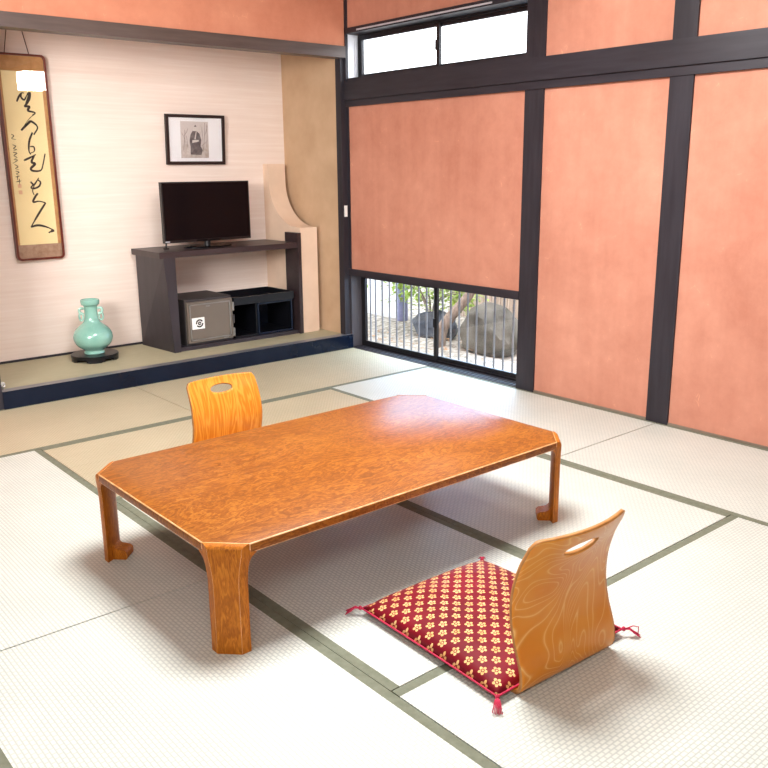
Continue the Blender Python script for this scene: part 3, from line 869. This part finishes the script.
# ------------------------------------------------------------------ pendant lamp over the room, above the picture
lp = thing('pendant_lamp', 'square white glowing pendant lamp hanging from the ceiling, mirrored in the calligraphy glass', 'lamp', (-.80, -2.62, 2.10))
b = new(); box(b, -.115, .115, -.115, .115, .0, .17); bevel(b, .006, 2); obj('lamp_shade', b, M['lamp'], lp)
b = new(); box(b, -.12, .12, -.12, .12, .17, .18); obj('lamp_cap', b, M['lamp_wood'], lp)
b = new(); tube(b, [(0, 0, .175), (0, 0, H-2.10)], .006); obj('lamp_cord', b, M['cord'], lp)

# ------------------------------------------------------------------ garden beyond the low window
GZ = -.14
b = new(); NG = 40
gr = [[b.verts.new((.142+3.4*i/NG, -4+8*j/NG, GZ+.02*math.sin(i*1.3)*math.cos(j*.9)*(1 if i > 1 else 0))) for j in range(NG+1)] for i in range(NG+1)]
for i in range(NG):
    for j in range(NG): b.faces.new((gr[i][j], gr[i+1][j], gr[i+1][j+1], gr[i][j+1]))
tag(obj('gravel_ground', b, M['gravel'], smooth='all'), 'pale gravel ground of the garden outside the low window', 'ground', kind='structure')
def rock(name, label, c, s, seed, mat, cat='rock'):
    r = random.Random(seed); b = new()
    bmesh.ops.create_icosphere(b, subdivisions=4, radius=1)
    pl = [(Vector((r.uniform(-1, 1), r.uniform(-1, 1), r.uniform(-.4, 1))).normalized(), r.uniform(.62, .9)) for _ in range(12)]
    for v in b.verts:
        for nrm, dd in pl:
            t = v.co.dot(nrm)
            if t > dd: v.co -= nrm*(t-dd)*.85
        v.co += v.co.normalized()*(.035*math.sin(13*v.co.x+2)*math.sin(11*v.co.z+seed)+.02*math.sin(23*v.co.y+seed)*math.sin(19*v.co.x))
        v.co += v.co.normalized()*.04*math.sin(7*v.co.x+seed)*math.sin(6*v.co.y)*math.sin(8*v.co.z)
        v.co = Vector((v.co.x*s[0], v.co.y*s[1], v.co.z*s[2]))
    o = obj(name, b, mat, smooth=24); o.location = c
    return tag(o, label, cat)
rock('garden_rock', 'large grey boulder outside the right pane of the low window', (1.20, -.36, .0), (.24, .31, .25), 3, M['rock'])
rock('garden_rock', 'small blue grey rock under the leafy shrub outside the left pane', (1.25, .42, -.06), (.18, .26, .17), 8, M['rock2'])
b = new(); tube(b, catmull([(.98, .06, GZ-.03), (1.0, .04, .0), (1.06, -.02, .13), (1.16, -.10, .28), (1.26, -.17, .5)], 5), [.055-.001*i for i in range(21)], 12)
tag(obj('tree_trunk', b, M['bark'], smooth='all'), 'slanting grey tree trunk left of the boulder outside the low window', 'trunk')
# board fence
fe = thing('board_fence', 'weathered board fence behind the boulder outside the low window', 'fence', (2.1, -.5, GZ))
b = new(); y = -2.6
while y < 1.05:
    w = rnd.uniform(.085, .12); box(b, 2.1+rnd.uniform(-.006, .006), 2.125, y, y+w-.012, GZ, GZ+1.25+rnd.uniform(-.03, .03)); y += w
obj('boards', b, M['fence'], fe, world=True)
b = new(); box(b, 2.125, 2.165, -2.6, 1.05, .1, .17); box(b, 2.125, 2.165, -2.6, 1.05, .8, .87); obj('fence_rail', b, M['fence'], fe, world=True)
wf = thing('white_fence', 'white painted board fence outside the left pane of the low window', 'fence', (1.6, 1.75, GZ))
b = new(); y = 1.30
while y < 2.6:
    box(b, 1.6, 1.62, y, y+.115, GZ, GZ+1.3); y += .128
obj('boards', b, M['white_board'], wf, world=True)
b = new(); box(b, 1.62, 1.66, 1.30, 2.6, .15, .22); obj('fence_rail', b, M['white_board'], wf, world=True)
b = new(); tube(b, [(1.58, 1.20, GZ), (1.58, 1.20, 1.15)], .055, 16); bevel(b, .004, 1, 60)
tag(obj('garden_post', b, M['blue_post'], smooth=True), 'round blue grey post beside the white fence outside', 'post')
# leafy shrub
sh = thing('leafy_shrub', 'yellow green leafy shrub outside the left pane of the low window', 'shrub', (1.42, .62, GZ))
b = new()
stems = []
for k in range(9):
    a = k*.7; e = Vector((1.42+.22*math.cos(a), .62+.36*math.sin(a), .22+.22*rnd.random())); stems.append(e)
    tube(b, catmull([(1.42, .62, GZ), (1.42+.05*math.cos(a), .62+.1*math.sin(a), .15), e], 4), .007, 6)
obj('stems', b, M['bark'], sh, world=True, smooth='all')
b = new()
for k in range(680):
    e = stems[k % 9]; c = e+Vector((rnd.gauss(0, .09), rnd.gauss(0, .13), rnd.gauss(-.07, .13)))
    if c.z < .06: c.z = .08+rnd.random()*.2
    d = Vector((rnd.uniform(-1, 1), rnd.uniform(-1, 1), rnd.uniform(-.5, .5))).normalized(); s = d.cross(Vector((0, 0, 1))).normalized()
    l = rnd.uniform(.03, .055)
    p = [c-d*l, c+s*l*.4+Vector((0, 0, .006)), c+d*l, c-s*l*.4+Vector((0, 0, .006))]
    b.faces.new([b.verts.new(q) for q in p])
obj('foliage', b, M['leaf'], sh, world=True, norm=False)
b = new()
for k in range(260):
    c = Vector((rnd.uniform(.45, 1.5), rnd.uniform(-1.5, .9), GZ+.026)); a = rnd.random()*6.28; l = rnd.uniform(.012, .028)
    d = Vector((math.cos(a), math.sin(a), rnd.uniform(-.2, .2))); s = Vector((-math.sin(a), math.cos(a), rnd.uniform(-.2, .3)))
    b.faces.new([b.verts.new(q) for q in (c-d*l, c+s*l*.5, c+d*l, c-s*l*.5)])
tag(obj('fallen_leaves', b, M['leaf_dry'], norm=False), 'dry brown leaves scattered on the gravel around the boulder', 'leaves', kind='stuff')

# ------------------------------------------------------------------ light
w = bpy.data.worlds.new('World'); SC.world = w; w.use_nodes = True
w.node_tree.nodes['Background'].inputs[0].default_value = (.90, .95, 1.0, 1)
w.node_tree.nodes['Background'].inputs[1].default_value = 3.0
def area(name, loc, target, size, size_y, power, color):
    l = bpy.data.lights.new(name, 'AREA'); l.shape = 'RECTANGLE'; l.size = size; l.size_y = size_y
    l.energy = power; l.color = color
    o = bpy.data.objects.new(name, l); COL.objects.link(o); o.location = loc
    o.rotation_euler = (Vector(target)-Vector(loc)).to_track_quat('-Z', 'Y').to_euler()
    return o
area('ceiling_fill', (-2.1, -2.8, 2.58), (-2.1, -2.8, 0), .9, .9, 104, (.97, .98, 1.0))  # added overhead fill for the room, no fitting modelled
area('left_floor_fill', (-4.3, -5.2, 2.55), (-3.3, -3.6, 0), 1.2, 1.2, 62, (1, .98, .95))  # added fill out of view, brightens the lower left floor
v = area('veranda_side_fill', (-5.0, -3.0, 1.8), (-2.0, .7, 1.5), 1.4, 1.0, 30, (1, .96, .92)); v.data.spread = 1.2  # added fill from the veranda side, brightens the alcove back wall
area('garden_light', (1.3, -.8, 3.0), (-.2, -.8, 1.0), 1.6, 1.6, 90, (.82, .91, 1.0))
lg = area('low_blue_fill', (.85, -.5, .53), (-1.6, -2.3, .1), 1.4, .14, 30, (.34, .64, 1.0))  # added blue fill, hidden outside, tints the shade under the table
sun = bpy.data.lights.new('daylight', 'SUN'); sun.energy = 1.4; sun.angle = .1; sun.color = (1, .97, .92)
so = bpy.data.objects.new('daylight', sun); COL.objects.link(so); so.rotation_euler = (math.radians(28), math.radians(-30), 0)

# ------------------------------------------------------------------ camera
cam = bpy.data.cameras.new('camera'); co = bpy.data.objects.new('camera', cam); COL.objects.link(co)
co.location = (-3.9122, -5.0074, 1.3337); co.rotation_mode = 'XYZ'
co.rotation_euler = (1.32, .0086, -.704)
cam.sensor_width = 36; cam.lens = 849.15/768*36; cam.clip_start = .02
SC.camera = co
SC.view_settings.view_transform = 'Standard'
SC.view_settings.look = 'None'
SC.view_settings.exposure = 0.36
